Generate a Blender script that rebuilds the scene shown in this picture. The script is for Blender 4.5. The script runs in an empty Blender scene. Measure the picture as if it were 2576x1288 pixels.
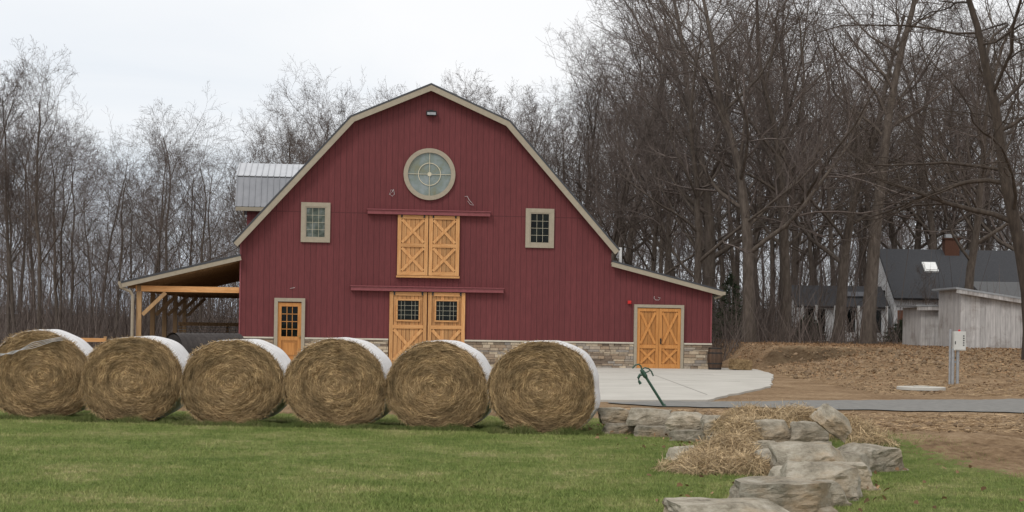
import bpy, bmesh, math, random
import numpy as np
from mathutils import Vector, Matrix, Euler, noise as mn
rnd=random.Random(7); R=np.random.default_rng(5)
scene=bpy.context.scene; COL=scene.collection
scene.view_settings.view_transform='Standard'
try: scene.view_settings.look='None'
except Exception: pass
scene.view_settings.exposure=0
# ------------------------------------------------------------ materials
def nodes(name):
    m=bpy.data.materials.new(name); m.use_nodes=True
    nt=m.node_tree; nt.nodes.clear()
    out=nt.nodes.new('ShaderNodeOutputMaterial'); b=nt.nodes.new('ShaderNodeBsdfPrincipled')
    nt.links.new(b.outputs[0],out.inputs[0]); return m,nt,b
def N(nt,t,**k):
    n=nt.nodes.new(t)
    for a,v in k.items(): setattr(n,a,v)
    return n
def setin(nt,sock,v):
    if isinstance(v,bpy.types.NodeSocket): nt.links.new(v,sock)
    else: sock.default_value=v
def mth(nt,op,a,b=None,c=None,clamp=False):
    n=N(nt,'ShaderNodeMath',operation=op); n.use_clamp=clamp
    setin(nt,n.inputs[0],a)
    if b is not None: setin(nt,n.inputs[1],b)
    if c is not None: setin(nt,n.inputs[2],c)
    return n.outputs[0]
def ramp(nt,fac,stops):
    r=N(nt,'ShaderNodeValToRGB'); e=r.color_ramp.elements
    while len(e)<len(stops): e.new(0.5)
    for i,(p,c) in enumerate(stops): e[i].position=p; e[i].color=(c[0],c[1],c[2],1)
    nt.links.new(fac,r.inputs[0]); return r.outputs[0]
def mixc(nt,f,a,b):
    n=N(nt,'ShaderNodeMix',data_type='RGBA'); setin(nt,n.inputs[0],f)
    for s,v in ((n.inputs[6],a),(n.inputs[7],b)):
        if isinstance(v,tuple): s.default_value=(v[0],v[1],v[2],1)
        else: nt.links.new(v,s)
    return n.outputs[2]
def attr(nt,name): return N(nt,'ShaderNodeAttribute',attribute_name=name).outputs['Fac']
def scl(nt,col,f):
    n=N(nt,'ShaderNodeVectorMath',operation='SCALE'); nt.links.new(col,n.inputs[0]); setin(nt,n.inputs[3],f); return n.outputs[0]
def objc(nt,stretch=(1,1,1)):
    tc=N(nt,'ShaderNodeTexCoord'); mp=N(nt,'ShaderNodeMapping'); mp.inputs['Scale'].default_value=stretch
    nt.links.new(tc.outputs['Object'],mp.inputs[0]); return mp.outputs[0]
def noi(nt,vec,scale,detail=6,rough=.6,dist=0):
    n=N(nt,'ShaderNodeTexNoise'); n.inputs['Scale'].default_value=scale; n.inputs['Detail'].default_value=detail
    n.inputs['Roughness'].default_value=rough; n.inputs['Distortion'].default_value=dist
    nt.links.new(vec,n.inputs['Vector']); return n.outputs[0]
def bump(nt,b,h,st,dist=.02):
    n=N(nt,'ShaderNodeBump'); n.inputs['Strength'].default_value=st; n.inputs['Distance'].default_value=dist
    nt.links.new(h,n.inputs['Height']); nt.links.new(n.outputs[0],b.inputs['Normal'])
def mat(name,stops,scale=4,stretch=(1,1,1),detail=8,rough=.85,bmp=.3,metal=0,spec=.3,dist=0,bd=.02):
    m,nt,b=nodes(name); v=objc(nt,stretch); f=noi(nt,v,scale,detail,.6,dist)
    c=scl(nt,ramp(nt,f,stops),attr(nt,'tint')); nt.links.new(c,b.inputs['Base Color'])
    b.inputs['Roughness'].default_value=rough; b.inputs['Metallic'].default_value=metal
    b.inputs['Specular IOR Level'].default_value=spec
    if bmp: bump(nt,b,f,bmp,bd)
    return m
def two(a,b_,lo=.3,hi=.7): return [(lo,a),(hi,b_)]
def siding(name,base,seam=True):
    m,nt,b=nodes(name); tc=N(nt,'ShaderNodeTexCoord'); sp=N(nt,'ShaderNodeSeparateXYZ'); nt.links.new(tc.outputs['Object'],sp.inputs[0])
    s=mth(nt,'ADD',sp.outputs[0],sp.outputs[1]); fr=mth(nt,'FRACT',mth(nt,'DIVIDE',s,.203))
    g=mth(nt,'LESS_THAN',fr,.10)
    if seam:
        z=mth(nt,'ABSOLUTE',mth(nt,'SUBTRACT',sp.outputs[2],5.43)); g2=mth(nt,'LESS_THAN',z,.014); g=mth(nt,'MAXIMUM',g,g2)
    plank=N(nt,'ShaderNodeTexWhiteNoise',noise_dimensions='1D'); nt.links.new(mth(nt,'FLOOR',mth(nt,'DIVIDE',s,.203)),plank.inputs['W'])
    v=objc(nt,(6,6,.7)); f=noi(nt,v,3,8); f2=noi(nt,objc(nt),.35,4)
    c=ramp(nt,f,two(tuple(x*.86 for x in base),tuple(x*1.12 for x in base)))
    k=mth(nt,'MULTIPLY_ADD',f2,.4,.78); k=mth(nt,'MULTIPLY',k,mth(nt,'MULTIPLY_ADD',plank.outputs[0],.10,.95))
    k=mth(nt,'MULTIPLY',k,mth(nt,'MULTIPLY_ADD',g,-.36,1.0))
    nt.links.new(scl(nt,c,k),b.inputs['Base Color']); b.inputs['Roughness'].default_value=.75; b.inputs['Specular IOR Level'].default_value=.3
    h=mth(nt,'SUBTRACT',mth(nt,'MULTIPLY',f,.15),g); bump(nt,b,h,.35,.02); return m
M_SIDE=siding('red_siding',(.138,.034,.036))
M_TRIM=mat('taupe_trim',two((.30,.26,.195),(.36,.31,.235)),8,rough=.6,bmp=.05)
M_REDTRIM=mat('red_track_paint',two((.20,.055,.060),(.25,.075,.08)),8,rough=.5,bmp=.05)
M_ROOFD=mat('dark_metal_roof',two((.035,.037,.042),(.055,.057,.062)),3,rough=.45,bmp=.05,spec=.5)
M_ROOFG=mat('grey_metal_roof',two((.17,.175,.19),(.23,.235,.25)),2,rough=.38,bmp=.05,metal=.3,spec=.6)
M_ROOFL=mat('sky_lightened_roof',two((.44,.45,.47),(.52,.53,.55)),2,rough=.38,bmp=.05,metal=.2,spec=.6)  # paler copy of the grey roof; sky reflection painted into its colour
WS=[(.25,(.30,.13,.045)),(.42,(.50,.245,.09)),(.6,(.57,.305,.125)),(.8,(.66,.39,.18))]
M_WOOD=mat('cedar_wood',WS,3,(6,6,.5),rough=.6,bmp=.15,dist=1.2)
M_WOODH=mat('cedar_wood_rail',WS,3,(.6,6,6),rough=.6,bmp=.15,dist=1.2)
M_STAIN=mat('stained_door_wood',[(.2,(.32,.125,.03)),(.5,(.49,.215,.06)),(.8,(.56,.27,.09))],3,(5,5,.6),rough=.5,bmp=.1,dist=.8)
M_POST=mat('timber_post',[(.25,(.24,.145,.07)),(.75,(.42,.27,.135))],3,(5,5,.6),rough=.7,bmp=.2)
def stone_mat():
    m,nt,b=nodes('ledge_stone'); t=attr(nt,'tint')
    c=ramp(nt,t,[(0,(.16,.12,.09)),(.25,(.34,.25,.17)),(.45,(.28,.25,.22)),(.65,(.47,.37,.26)),(.85,(.56,.47,.35)),(1,(.22,.17,.125))])
    f=noi(nt,objc(nt),14,8); nt.links.new(scl(nt,c,mth(nt,'MULTIPLY_ADD',f,.9,.5)),b.inputs['Base Color'])
    b.inputs['Roughness'].default_value=.9; bump(nt,b,f,.6); return m
M_STONE=stone_mat()
M_CAP=mat('limestone_cap',two((.48,.43,.35),(.58,.53,.44)),6)
M_MORTAR=mat('mortar',two((.12,.10,.08),(.18,.15,.12)),10)
M_JOINT=mat('joint_line',two((.28,.265,.235),(.34,.32,.285)),10)
M_BLACK=mat('black_iron',two((.015,.015,.015),(.03,.03,.03)),10,rough=.5,bmp=.1)
M_CREAM=mat('cream_muntin',two((.50,.46,.34),(.58,.53,.40)),8,rough=.5,bmp=0)
M_CABLE=mat('grey_cable',two((.40,.38,.37),(.5,.48,.47)),8,rough=.5,bmp=0)
M_WHITE=mat('white_paint',two((.62,.62,.60),(.74,.74,.72)),4,rough=.6,bmp=.1)
M_RED=mat('red_enamel',two((.5,.02,.02),(.6,.03,.03)),8,rough=.4,bmp=0)
def glassm(name,stops,scale,rough=.04,spec=.35):
    return mat(name,stops,scale,rough=rough,bmp=0,spec=spec,detail=3)
M_GLASS=glassm('dark_glass',two((.003,.004,.004),(.012,.016,.012),.42,.65),2.6,spec=.15)
M_GLASSL=glassm('painted_reflection_glass',[(.35,(.02,.03,.02)),(.5,(.065,.08,.06)),(.68,(.15,.17,.16))],3.2,spec=.4)  # green-grey patches paint a reflection into the pane colour
M_RGLASS=glassm('painted_sky_glass',[(.35,(.17,.165,.09)),(.5,(.17,.205,.185)),(.65,(.23,.265,.265))],1.6,spec=.5)  # blue-grey and olive noise: reflected sky painted as base colour
M_CONC=mat('concrete',[(.3,(.40,.38,.335)),(.7,(.50,.475,.425))],.8,rough=.9,bmp=.15)
M_ASPH=mat('asphalt',two((.165,.16,.15),(.24,.232,.215)),5,rough=.95,bmp=.4,spec=.05)
M_BARK=mat('bark',two((.060,.047,.038),(.145,.118,.096)),3,(3,3,.8),rough=.95,bmp=.5)
M_BARKD=mat('dark_bark',two((.034,.026,.020),(.085,.066,.052)),3,(3,3,.8),rough=.95,bmp=.6)
M_TWIG=mat('twig_bark',two((.092,.072,.062),(.155,.125,.11)),.6,rough=.95,bmp=0)
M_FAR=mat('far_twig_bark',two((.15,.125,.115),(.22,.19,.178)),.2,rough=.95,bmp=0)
M_SHING=mat('asphalt_shingle',two((.035,.036,.04),(.065,.066,.07)),12,(1,3,3),rough=.95,bmp=.3)
M_SHINGL=mat('weathered_shingle',two((.10,.10,.10),(.16,.16,.16)),12,(1,3,3),rough=.95,bmp=.3)
M_BRICK=mat('red_brick',two((.16,.07,.045),(.26,.12,.075)),9,(1,1,3),rough=.9,bmp=.3)
def planks(name,a,b_,p=.2):
    m,nt,b=nodes(name); tc=N(nt,'ShaderNodeTexCoord'); sp=N(nt,'ShaderNodeSeparateXYZ'); nt.links.new(tc.outputs['Object'],sp.inputs[0])
    s=mth(nt,'ADD',sp.outputs[0],sp.outputs[1]); q=mth(nt,'DIVIDE',s,p); g=mth(nt,'LESS_THAN',mth(nt,'FRACT',q),.07)
    w=N(nt,'ShaderNodeTexWhiteNoise',noise_dimensions='1D'); nt.links.new(mth(nt,'FLOOR',q),w.inputs['W'])
    f=noi(nt,objc(nt,(4,4,.5)),3,8); f2=noi(nt,objc(nt),1.2,6,.7); c=ramp(nt,f,two(a,b_)); c=mixc(nt,ramp(nt,f2,[(.5,(0,0,0)),(.7,(.8,.8,.8))]),c,(.20,.165,.14))
    k=mth(nt,'MULTIPLY',mth(nt,'MULTIPLY_ADD',w.outputs[0],.2,.85),mth(nt,'MULTIPLY_ADD',g,-.4,1.0))
    nt.links.new(scl(nt,c,k),b.inputs['Base Color']); b.inputs['Roughness'].default_value=.9; bump(nt,b,f,.3); return m
M_SHED=planks('weathered_boards',(.36,.34,.33),(.58,.56,.54))
M_WSIDE=mat('white_clapboard',two((.70,.70,.70),(.80,.80,.80)),3,(1,1,6),rough=.7)
def rockmat():
    m,nt,b=nodes('sandstone'); v=objc(nt,(1,1,1.8)); oi=N(nt,'ShaderNodeObjectInfo').outputs['Random']
    f=noi(nt,v,3.6,10,.72); f2=noi(nt,v,1.4,4); f3=noi(nt,v,24,5,.8)
    c=ramp(nt,f,[(.30,(.13,.11,.085)),(.41,(.29,.255,.195)),(.54,(.44,.395,.315)),(.72,(.58,.54,.46))])
    c=mixc(nt,mth(nt,'MULTIPLY',ramp(nt,f2,[(.48,(0,0,0)),(.66,(1,1,1))]),mth(nt,'MULTIPLY_ADD',oi,.6,.1)),c,(.38,.255,.135))
    k=mth(nt,'MULTIPLY',attr(nt,'tint'),mth(nt,'MULTIPLY_ADD',f3,.9,.55)); nt.links.new(scl(nt,c,k),b.inputs['Base Color'])
    b.inputs['Roughness'].default_value=.95; b.inputs['Specular IOR Level'].default_value=.15
    bump(nt,b,mth(nt,'ADD',f,mth(nt,'MULTIPLY',f3,.5)),1,.05); return m
M_ROCK=rockmat()
M_STRAW=mat('straw',two((.42,.30,.165),(.64,.49,.30)),3,rough=.8,bmp=0)
M_SCATTER=mat('scattered_straw',two((.34,.23,.13),(.52,.38,.23)),3,rough=.9,bmp=0)
M_HAYST=mat('hay_strand',two((.33,.22,.11),(.56,.40,.215)),9,rough=.85,bmp=0)
M_GREEN=mat('green_enamel',two((.012,.05,.03),(.022,.075,.042)),10,rough=.45,bmp=.05,spec=.5)
M_GALV=mat('galvanised_steel',two((.28,.29,.30),(.38,.39,.40)),10,rough=.5,metal=.4,bmp=.05)
M_BOX=mat('meter_box_paint',two((.50,.50,.47),(.57,.57,.54)),6,rough=.5,bmp=.03)
M_PIPE=mat('black_drain_pipe',two((.032,.027,.025),(.055,.047,.043)),4,rough=.7,bmp=.1,spec=.2)
M_EVER=mat('evergreen_needles',two((.022,.035,.018),(.055,.07,.035)),3,rough=.9,bmp=0)
M_BRASS=mat('brass',two((.3,.2,.08),(.4,.28,.1)),8,rough=.4,metal=.8,bmp=0)
M_OAK=mat('barrel_oak',two((.045,.027,.018),(.11,.065,.04)),4,(4,4,.6),rough=.7,bmp=.3)
M_DRYLEAF=mat('dry_leaf',two((.18,.10,.05),(.35,.225,.125)),5,rough=.9,bmp=0)
M_CLOD=mat('soil_clod',two((.15,.10,.06),(.28,.20,.125)),5,rough=1,bmp=0)
def wrapmat():
    m,nt,b=nodes('white_net_wrap'); v=objc(nt,(1,14,1)); f=noi(nt,v,4,8,.7); f2=noi(nt,objc(nt),3,5)
    c=ramp(nt,f,[(.25,(.44,.40,.36)),(.5,(.66,.65,.64)),(.75,(.80,.80,.81))])
    k=mth(nt,'MULTIPLY_ADD',f2,.5,.75); nt.links.new(scl(nt,c,k),b.inputs['Base Color'])
    b.inputs['Roughness'].default_value=.6; bump(nt,b,f,.5); return m
M_WRAP=wrapmat()
M_NET=mat('white_net',two((.5,.5,.51),(.6,.6,.62)),8,rough=.6,bmp=0)
def haymat():
    m,nt,b=nodes('rolled_hay'); tc=N(nt,'ShaderNodeTexCoord'); sp=N(nt,'ShaderNodeSeparateXYZ'); nt.links.new(tc.outputs['Object'],sp.inputs[0])
    oi=N(nt,'ShaderNodeObjectInfo').outputs['Random']
    wv=noi(nt,objc(nt),3,3,.5)
    x=mth(nt,'ADD',sp.outputs[0],mth(nt,'MULTIPLY_ADD',oi,.2,-.1)); z=mth(nt,'SUBTRACT',sp.outputs[2],.66)
    r0=mth(nt,'SQRT',mth(nt,'ADD',mth(nt,'MULTIPLY',x,x),mth(nt,'MULTIPLY',mth(nt,'MULTIPLY',z,z),1.25)))
    r=mth(nt,'ADD',r0,mth(nt,'MULTIPLY_ADD',wv,.16,-.08))
    ri=mth(nt,'ADD',r0,.02); cx=mth(nt,'DIVIDE',x,ri); cz=mth(nt,'DIVIDE',z,ri)
    cb=N(nt,'ShaderNodeCombineXYZ'); nt.links.new(mth(nt,'MULTIPLY_ADD',cx,3.6,mth(nt,'MULTIPLY',oi,40)),cb.inputs[0]); nt.links.new(mth(nt,'MULTIPLY',cz,3.6),cb.inputs[1]); nt.links.new(mth(nt,'MULTIPLY',r,40),cb.inputs[2])
    f=noi(nt,cb.outputs[0],1.5,8,.75,.7); f2=noi(nt,objc(nt),55,5,.75,2.5); f3=noi(nt,objc(nt),2.5,4,.6)
    ff=mth(nt,'ADD',mth(nt,'ADD',mth(nt,'MULTIPLY',f,.5),mth(nt,'MULTIPLY',f2,.35)),mth(nt,'MULTIPLY',f3,.15))
    c=ramp(nt,ff,[(.36,(.10,.062,.034)),(.45,(.22,.145,.078)),(.54,(.35,.245,.135)),(.66,(.54,.405,.235))])
    k=mth(nt,'MULTIPLY_ADD',r0,-.36,1.22); nt.links.new(scl(nt,c,k),b.inputs['Base Color'])
    b.inputs['Roughness'].default_value=.95; b.inputs['Specular IOR Level'].default_value=.1; bump(nt,b,ff,.8,.05); return m
M_HAY=haymat()
# ------------------------------------------------------------ mesh builder
class MB:
    def __init__(s): s.v=[];s.f=[];s.t=[];s.m=[]
    def add(s,vs,fs,tint=1,mi=0):
        o=len(s.v); s.v+=[tuple(p) for p in vs]; s.t+=[tint]*len(vs)
        for f in fs: s.f.append(tuple(i+o for i in f)); s.m.append(mi)
    def box(s,c,d,rot=None,tint=1,mi=0):
        x,y,z=d[0]/2,d[1]/2,d[2]/2
        vs=[Vector((a*x,b*y,e*z)) for a in(-1,1) for b in(-1,1) for e in(-1,1)]
        if rot: 
            e=Euler(rot); 
            for q in vs: q.rotate(e)
        vs=[(q.x+c[0],q.y+c[1],q.z+c[2]) for q in vs]
        s.add(vs,[(0,1,3,2),(4,6,7,5),(0,4,5,1),(2,3,7,6),(0,2,6,4),(1,5,7,3)],tint,mi)
    def prism(s,prof,y0,y1,tint=1,mi=0,axis='y'):
        n=len(prof)
        P=(lambda a,z,y:(a,y,z)) if axis=='y' else (lambda a,z,y:(y,a,z))
        vs=[P(a,z,y0) for a,z in prof]+[P(a,z,y1) for a,z in prof]
        s.add(vs,[tuple(range(n)),tuple(range(2*n-1,n-1,-1))]+[(i,i+n,(i+1)%n+n,(i+1)%n) for i in range(n)],tint,mi)
    def strip(s,poly,o0,o1,y0,y1,tint=1,mi=0,axis='y'):
        a=offs(poly,o0); b=offs(poly,o1)
        prof=a+b[::-1]; n=len(prof); m=len(a)
        P=(lambda q,z,y:(q,y,z)) if axis=='y' else (lambda q,z,y:(y,q,z))
        vs=[P(q,z,y0) for q,z in prof]+[P(q,z,y1) for q,z in prof]
        fs=[(i,i+n,(i+1)%n+n,(i+1)%n) for i in range(n)]
        for i in range(m-1):
            fs.append((i,i+1,n-2-i,n-1-i)); fs.append((n+i,n+n-1-i,n+n-2-i,n+i+1))
        s.add(vs,fs,tint,mi)
    def tube(s,pts,rad,n=6,tint=1,mi=0,cap=True):
        o=len(s.v)
        for i,p in enumerate(pts):
            a=pts[max(i-1,0)]; b=pts[min(i+1,len(pts)-1)]
            dx,dy,dz=b[0]-a[0],b[1]-a[1],b[2]-a[2]; l=math.sqrt(dx*dx+dy*dy+dz*dz) or 1; dx/=l;dy/=l;dz/=l
            if abs(dz)<.9: ux,uy,uz=dy,-dx,0.
            else: ux,uy,uz=0.,dz,-dy
            l=math.sqrt(ux*ux+uy*uy+uz*uz) or 1; ux/=l;uy/=l;uz/=l
            wx,wy,wz=dy*uz-dz*uy,dz*ux-dx*uz,dx*uy-dy*ux
            r=rad[i] if hasattr(rad,'__len__') else rad
            for k in range(n):
                c=math.cos(2*math.pi*k/n)*r; q=math.sin(2*math.pi*k/n)*r
                s.v.append((p[0]+ux*c+wx*q,p[1]+uy*c+wy*q,p[2]+uz*c+wz*q)); s.t.append(tint)
            if i:
                for k in range(n):
                    k2=(k+1)%n; s.f.append((o+(i-1)*n+k,o+(i-1)*n+k2,o+i*n+k2,o+i*n+k)); s.m.append(mi)
        if cap and n>3:
            s.f.append(tuple(o+k for k in range(n-1,-1,-1))); s.m.append(mi)
            s.f.append(tuple(o+(len(pts)-1)*n+k for k in range(n))); s.m.append(mi)
    def disc(s,c,r,th,n=40,tint=1,mi=0,r2=None):
        if r2 is None:
            prof=[(c[0]+r*math.cos(2*math.pi*i/n),c[2]+r*math.sin(2*math.pi*i/n)) for i in range(n)]
            s.prism(prof,c[1],c[1]+th,tint,mi)
        else:
            vs=[];fs=[]
            for i in range(n):
                a=2*math.pi*i/n
                for rr,y in((r,c[1]),(r2,c[1]),(r2,c[1]+th),(r,c[1]+th)): vs.append((c[0]+rr*math.cos(a),y,c[2]+rr*math.sin(a)))
            for i in range(n):
                j=(i+1)%n
                for k in range(4):
                    k2=(k+1)%4; fs.append((i*4+k,j*4+k,j*4+k2,i*4+k2))
            s.add(vs,fs,tint,mi)
    def obj(s,name,mats,parent=None,loc=(0,0,0),rot=(0,0,0),smooth=False):
        me=bpy.data.meshes.new(name); me.from_pydata(s.v,[],s.f)
        if not isinstance(mats,(list,tuple)): mats=[mats]
        for m in mats: me.materials.append(m)
        if len(mats)>1: me.polygons.foreach_set('material_index',s.m)
        a=me.attributes.new('tint','FLOAT','POINT'); a.data.foreach_set('value',np.array(s.t,dtype=np.float32))
        if smooth: me.polygons.foreach_set('use_smooth',[True]*len(me.polygons))
        me.update(); o=bpy.data.objects.new(name,me); COL.objects.link(o)
        o.location=loc; o.rotation_euler=rot
        if parent: o.parent=parent
        return o
def offs(poly,d):
    out=[]; n=len(poly)
    for i in range(n):
        ds=[]
        if i>0: ds.append((poly[i][0]-poly[i-1][0],poly[i][1]-poly[i-1][1]))
        if i<n-1: ds.append((poly[i+1][0]-poly[i][0],poly[i+1][1]-poly[i][1]))
        ns=[]
        for a,b in ds:
            l=math.hypot(a,b); ns.append((b/l,-a/l))
        if len(ns)==1: nx,nz=ns[0]; k=1
        else:
            nx,nz=ns[0][0]+ns[1][0],ns[0][1]+ns[1][1]; l=math.hypot(nx,nz); nx/=l;nz/=l; k=1/(nx*ns[0][0]+nz*ns[0][1])
        out.append((poly[i][0]+nx*d*k,poly[i][1]+nz*d*k))
    return out
def npmesh(name,V,F,mats,tint=None,attrs=None,smooth=False):
    me=bpy.data.meshes.new(name); nv=len(V); nf=len(F); k=F.shape[1]
    me.vertices.add(nv); me.vertices.foreach_set('co',V.astype(np.float32).ravel())
    me.loops.add(nf*k); me.loops.foreach_set('vertex_index',F.astype(np.int32).ravel())
    me.polygons.add(nf); me.polygons.foreach_set('loop_start',np.arange(0,nf*k,k,dtype=np.int32))
    me.polygons.foreach_set('loop_total',np.full(nf,k,dtype=np.int32))
    if smooth: me.polygons.foreach_set('use_smooth',np.ones(nf,dtype=bool))
    me.materials.append(mats)
    A=dict(attrs or {}); A['tint']=tint if tint is not None else np.ones(nv)
    for a,d in A.items(): me.attributes.new(a,'FLOAT','POINT').data.foreach_set('value',d.astype(np.float32))
    me.update(calc_edges=True); me.validate(); o=bpy.data.objects.new(name,me); COL.objects.link(o); return o
def empty(name,loc,rot=(0,0,0)):
    o=bpy.data.objects.new(name,None); o.location=loc; o.rotation_euler=rot; o.empty_display_size=.3; COL.objects.link(o); return o
def top(o,label,cat,group=None):
    o['label']=label; o['category']=cat
    if group: o['group']=group
def copytree(src,loc):
    o=src.copy(); COL.objects.link(o); o.location=loc
    for ch in src.children:
        c=ch.copy(); COL.objects.link(c); c.parent=o
    return o
# ------------------------------------------------------------ terrain
def sm(a,b,x):
    t=np.clip((np.asarray(x,dtype=float)-a)/(b-a),0,1); return t*t*(3-2*t)
WY=[8,11,13,14.5,17,19.3,21,22.3,24.2,25.2]; WX=[-.6,.8,1.75,2.4,3.1,3.25,3.0,2.65,1.75,1.7]
def xw(y): return np.interp(y,WY,WX)
def bk(x,y): return y+.9*np.sin(x*.9)+.5*np.sin(x*2.3)+.3*np.sin(x*5.1)
def Hb(x,y):
    x=np.asarray(x,dtype=float); y=np.asarray(y,dtype=float)
    k=sm(10,15,x); smo=sm(40,64,y); ste=sm(58.9,60.7,bk(x,y))
    h=.88*((1-k)*(.3*smo+.7*ste)+k*smo)*sm(8.9,10.2,x)
    h=h+1.2*sm(80,150,y)
    A=(.01+.22*sm(18.5,21,y))*(1-sm(22.5,29,y)); h=h+A*sm(.0,.35,x-xw(y)-.1)
    return h
def flat(x,y):
    return np.clip(sm(-11,-10,x)*(1-sm(8.7,9.3,x))*sm(30,31,y)*(1-sm(56,76,y)) + sm(28.8,31.2,y)*(1-sm(38,40,y+0*x))*sm(2,3,x),0,1)
def nse(x,y,s,seed=0): return mn.noise(Vector((x*s+seed,y*s,seed*1.7)))
def axis(segs):
    out=[]
    for a,b,n in segs: out+=list(np.linspace(a,b,n,endpoint=False))
    return np.array(out+[segs[-1][1]])
gx=axis([(-700,-60,16),(-60,-14,40),(-14,1,50),(1,20,150),(20,60,40),(60,700,16)])
gy=axis([(-30,8,10),(8,30,140),(30,66,190),(66,110,44),(110,1500,30)])
GX,GY=np.meshgrid(gx,gy); gz=Hb(GX,GY)
nz=np.array([[nse(x,y,.9)*.5+nse(x,y,3,5)*.4+nse(x,y,6.5,3)*.25+nse(x,y,.2,9)*.6 for x in gx] for y in gy])
def grassamt(x,y):
    lim=np.interp(y,[10,14,16,18,21,22.5,24],[8.0,7.6,6.8,6.0,5.3,4.3,1.5])
    left=(1-sm(27.0,27.8,y))*(x<xw(y)+.1)
    right=(x>=xw(y)+.1)*(1-sm(-1.0,.6,x-lim))*.72*(1-sm(21.0,23.0,y))
    return left+right
GA=grassamt(GX,GY); fl=flat(GX,GY)
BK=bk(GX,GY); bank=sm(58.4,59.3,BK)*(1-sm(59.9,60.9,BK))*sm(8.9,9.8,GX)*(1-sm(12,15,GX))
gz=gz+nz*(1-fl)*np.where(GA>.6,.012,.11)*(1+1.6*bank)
LI=np.maximum(sm(62,78,GY),sm(58,64,GY)*(GX<-9))
V=np.stack([GX.ravel(),GY.ravel(),gz.ravel()],1); nx_=len(gx); ny_=len(gy)
I=np.arange(nx_*ny_).reshape(ny_,nx_); F=np.stack([I[:-1,:-1].ravel(),I[:-1,1:].ravel(),I[1:,1:].ravel(),I[1:,:-1].ravel()],1)
def grasscol(nt,v):
    f1=noi(nt,v,.8,7,.7); f2=noi(nt,v,7,6,.8); ff=mth(nt,'ADD',mth(nt,'MULTIPLY',f1,.5),mth(nt,'MULTIPLY',f2,.5))
    return ramp(nt,ff,[(.36,(.085,.128,.028)),(.46,(.150,.198,.050)),(.54,(.225,.25,.082)),(.64,(.42,.36,.19))])
def groundmat():
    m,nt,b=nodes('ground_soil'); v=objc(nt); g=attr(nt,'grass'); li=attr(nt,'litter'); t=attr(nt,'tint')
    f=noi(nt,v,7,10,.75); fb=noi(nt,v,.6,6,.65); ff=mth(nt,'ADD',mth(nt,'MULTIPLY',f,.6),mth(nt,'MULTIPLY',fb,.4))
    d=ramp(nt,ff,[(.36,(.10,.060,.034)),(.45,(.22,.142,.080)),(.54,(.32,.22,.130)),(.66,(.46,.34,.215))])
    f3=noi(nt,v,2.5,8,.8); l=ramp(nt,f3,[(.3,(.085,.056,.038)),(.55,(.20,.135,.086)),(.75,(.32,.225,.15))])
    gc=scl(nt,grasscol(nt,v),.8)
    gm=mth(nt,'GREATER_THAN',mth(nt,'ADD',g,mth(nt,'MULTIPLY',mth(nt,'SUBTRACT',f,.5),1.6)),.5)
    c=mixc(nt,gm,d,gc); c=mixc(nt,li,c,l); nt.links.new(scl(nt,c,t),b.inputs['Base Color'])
    b.inputs['Roughness'].default_value=1; b.inputs['Specular IOR Level'].default_value=.1; bump(nt,b,f,1,.09); return m
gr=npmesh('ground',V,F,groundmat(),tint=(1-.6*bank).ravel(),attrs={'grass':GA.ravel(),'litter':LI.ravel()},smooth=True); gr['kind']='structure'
def wob(pts,step,amp,seed):
    out=[]; n=len(pts)
    for i in range(n):
        a,b=pts[i],pts[(i+1)%n]; L=math.hypot(b[0]-a[0],b[1]-a[1]); k=max(1,int(L/step))
        for j in range(k):
            x=a[0]+(b[0]-a[0])*j/k; y=a[1]+(b[1]-a[1])*j/k
            out.append((x+amp*nse(x,y,1.3,seed),y+amp*nse(x,y,1.3,seed+7)*1.5))
    return out
def slab(name,pts,z,th,m):
    b=MB(); n=len(pts); b.add([(x,y,z) for x,y in pts]+[(x,y,z-th) for x,y in pts],[tuple(range(n))]+[(i,i+n,(i+1)%n+n,(i+1)%n) for i in range(n)])
    o=b.obj(name,m); o['kind']='structure'; return o
slab('concrete_patio',wob([(-9.6,55.5),(-9.5,36),(-6,34.2),(1.6,33.2),(4.14,33.9),(6.94,42.4),(8.75,53.2),(9.0,59.4),(7,60.2)],.6,.14,3),.045,.2,M_CONC)
jb=MB()
for i in range(2): jb.box((-.2,45.5+i*6,.047),(13.5,.03,.004))
for i in range(3): jb.box((-5.5+i*5,45,.049),(.03,17.,.004))
o=jb.obj('patio_joint',M_JOINT); o['kind']='structure'
pf=[(2.6,33.3),(4.2,33.7),(8,35.6),(12,37.4),(18,39.6),(26,42),(40,45)]; pn=[(2.6,31.6),(4,31.3),(8,31.2),(12,31.9),(18,33.4),(26,35.6),(40,39)]
xs=np.arange(2.0,40,.25); rb=MB(); vs=[]
for x in xs:
    y0=np.interp(x,[p[0] for p in pn],[p[1] for p in pn])+.5*nse(x,0,.9,2)+.3*nse(x,0,3,2)+.8*math.exp(-(x-2)*1.2); y1=np.interp(x,[p[0] for p in pf],[p[1] for p in pf])+.4*nse(x,5,.9,4)+.3*nse(x,5,3,4)-.25*math.exp(-(x-2)*2)
    for t in np.linspace(0,1,5): 
        y=y0+(y1-y0)*t; vs.append((x,y,.022+(float(Hb(x,y)) if x>9 else 0)))
rb.add(vs,[(5*i+j,5*i+5+j,5*i+6+j,5*i+1+j) for i in range(len(xs)-1) for j in range(4)])
o=rb.obj('asphalt_road',M_ASPH); o['kind']='structure'
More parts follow.
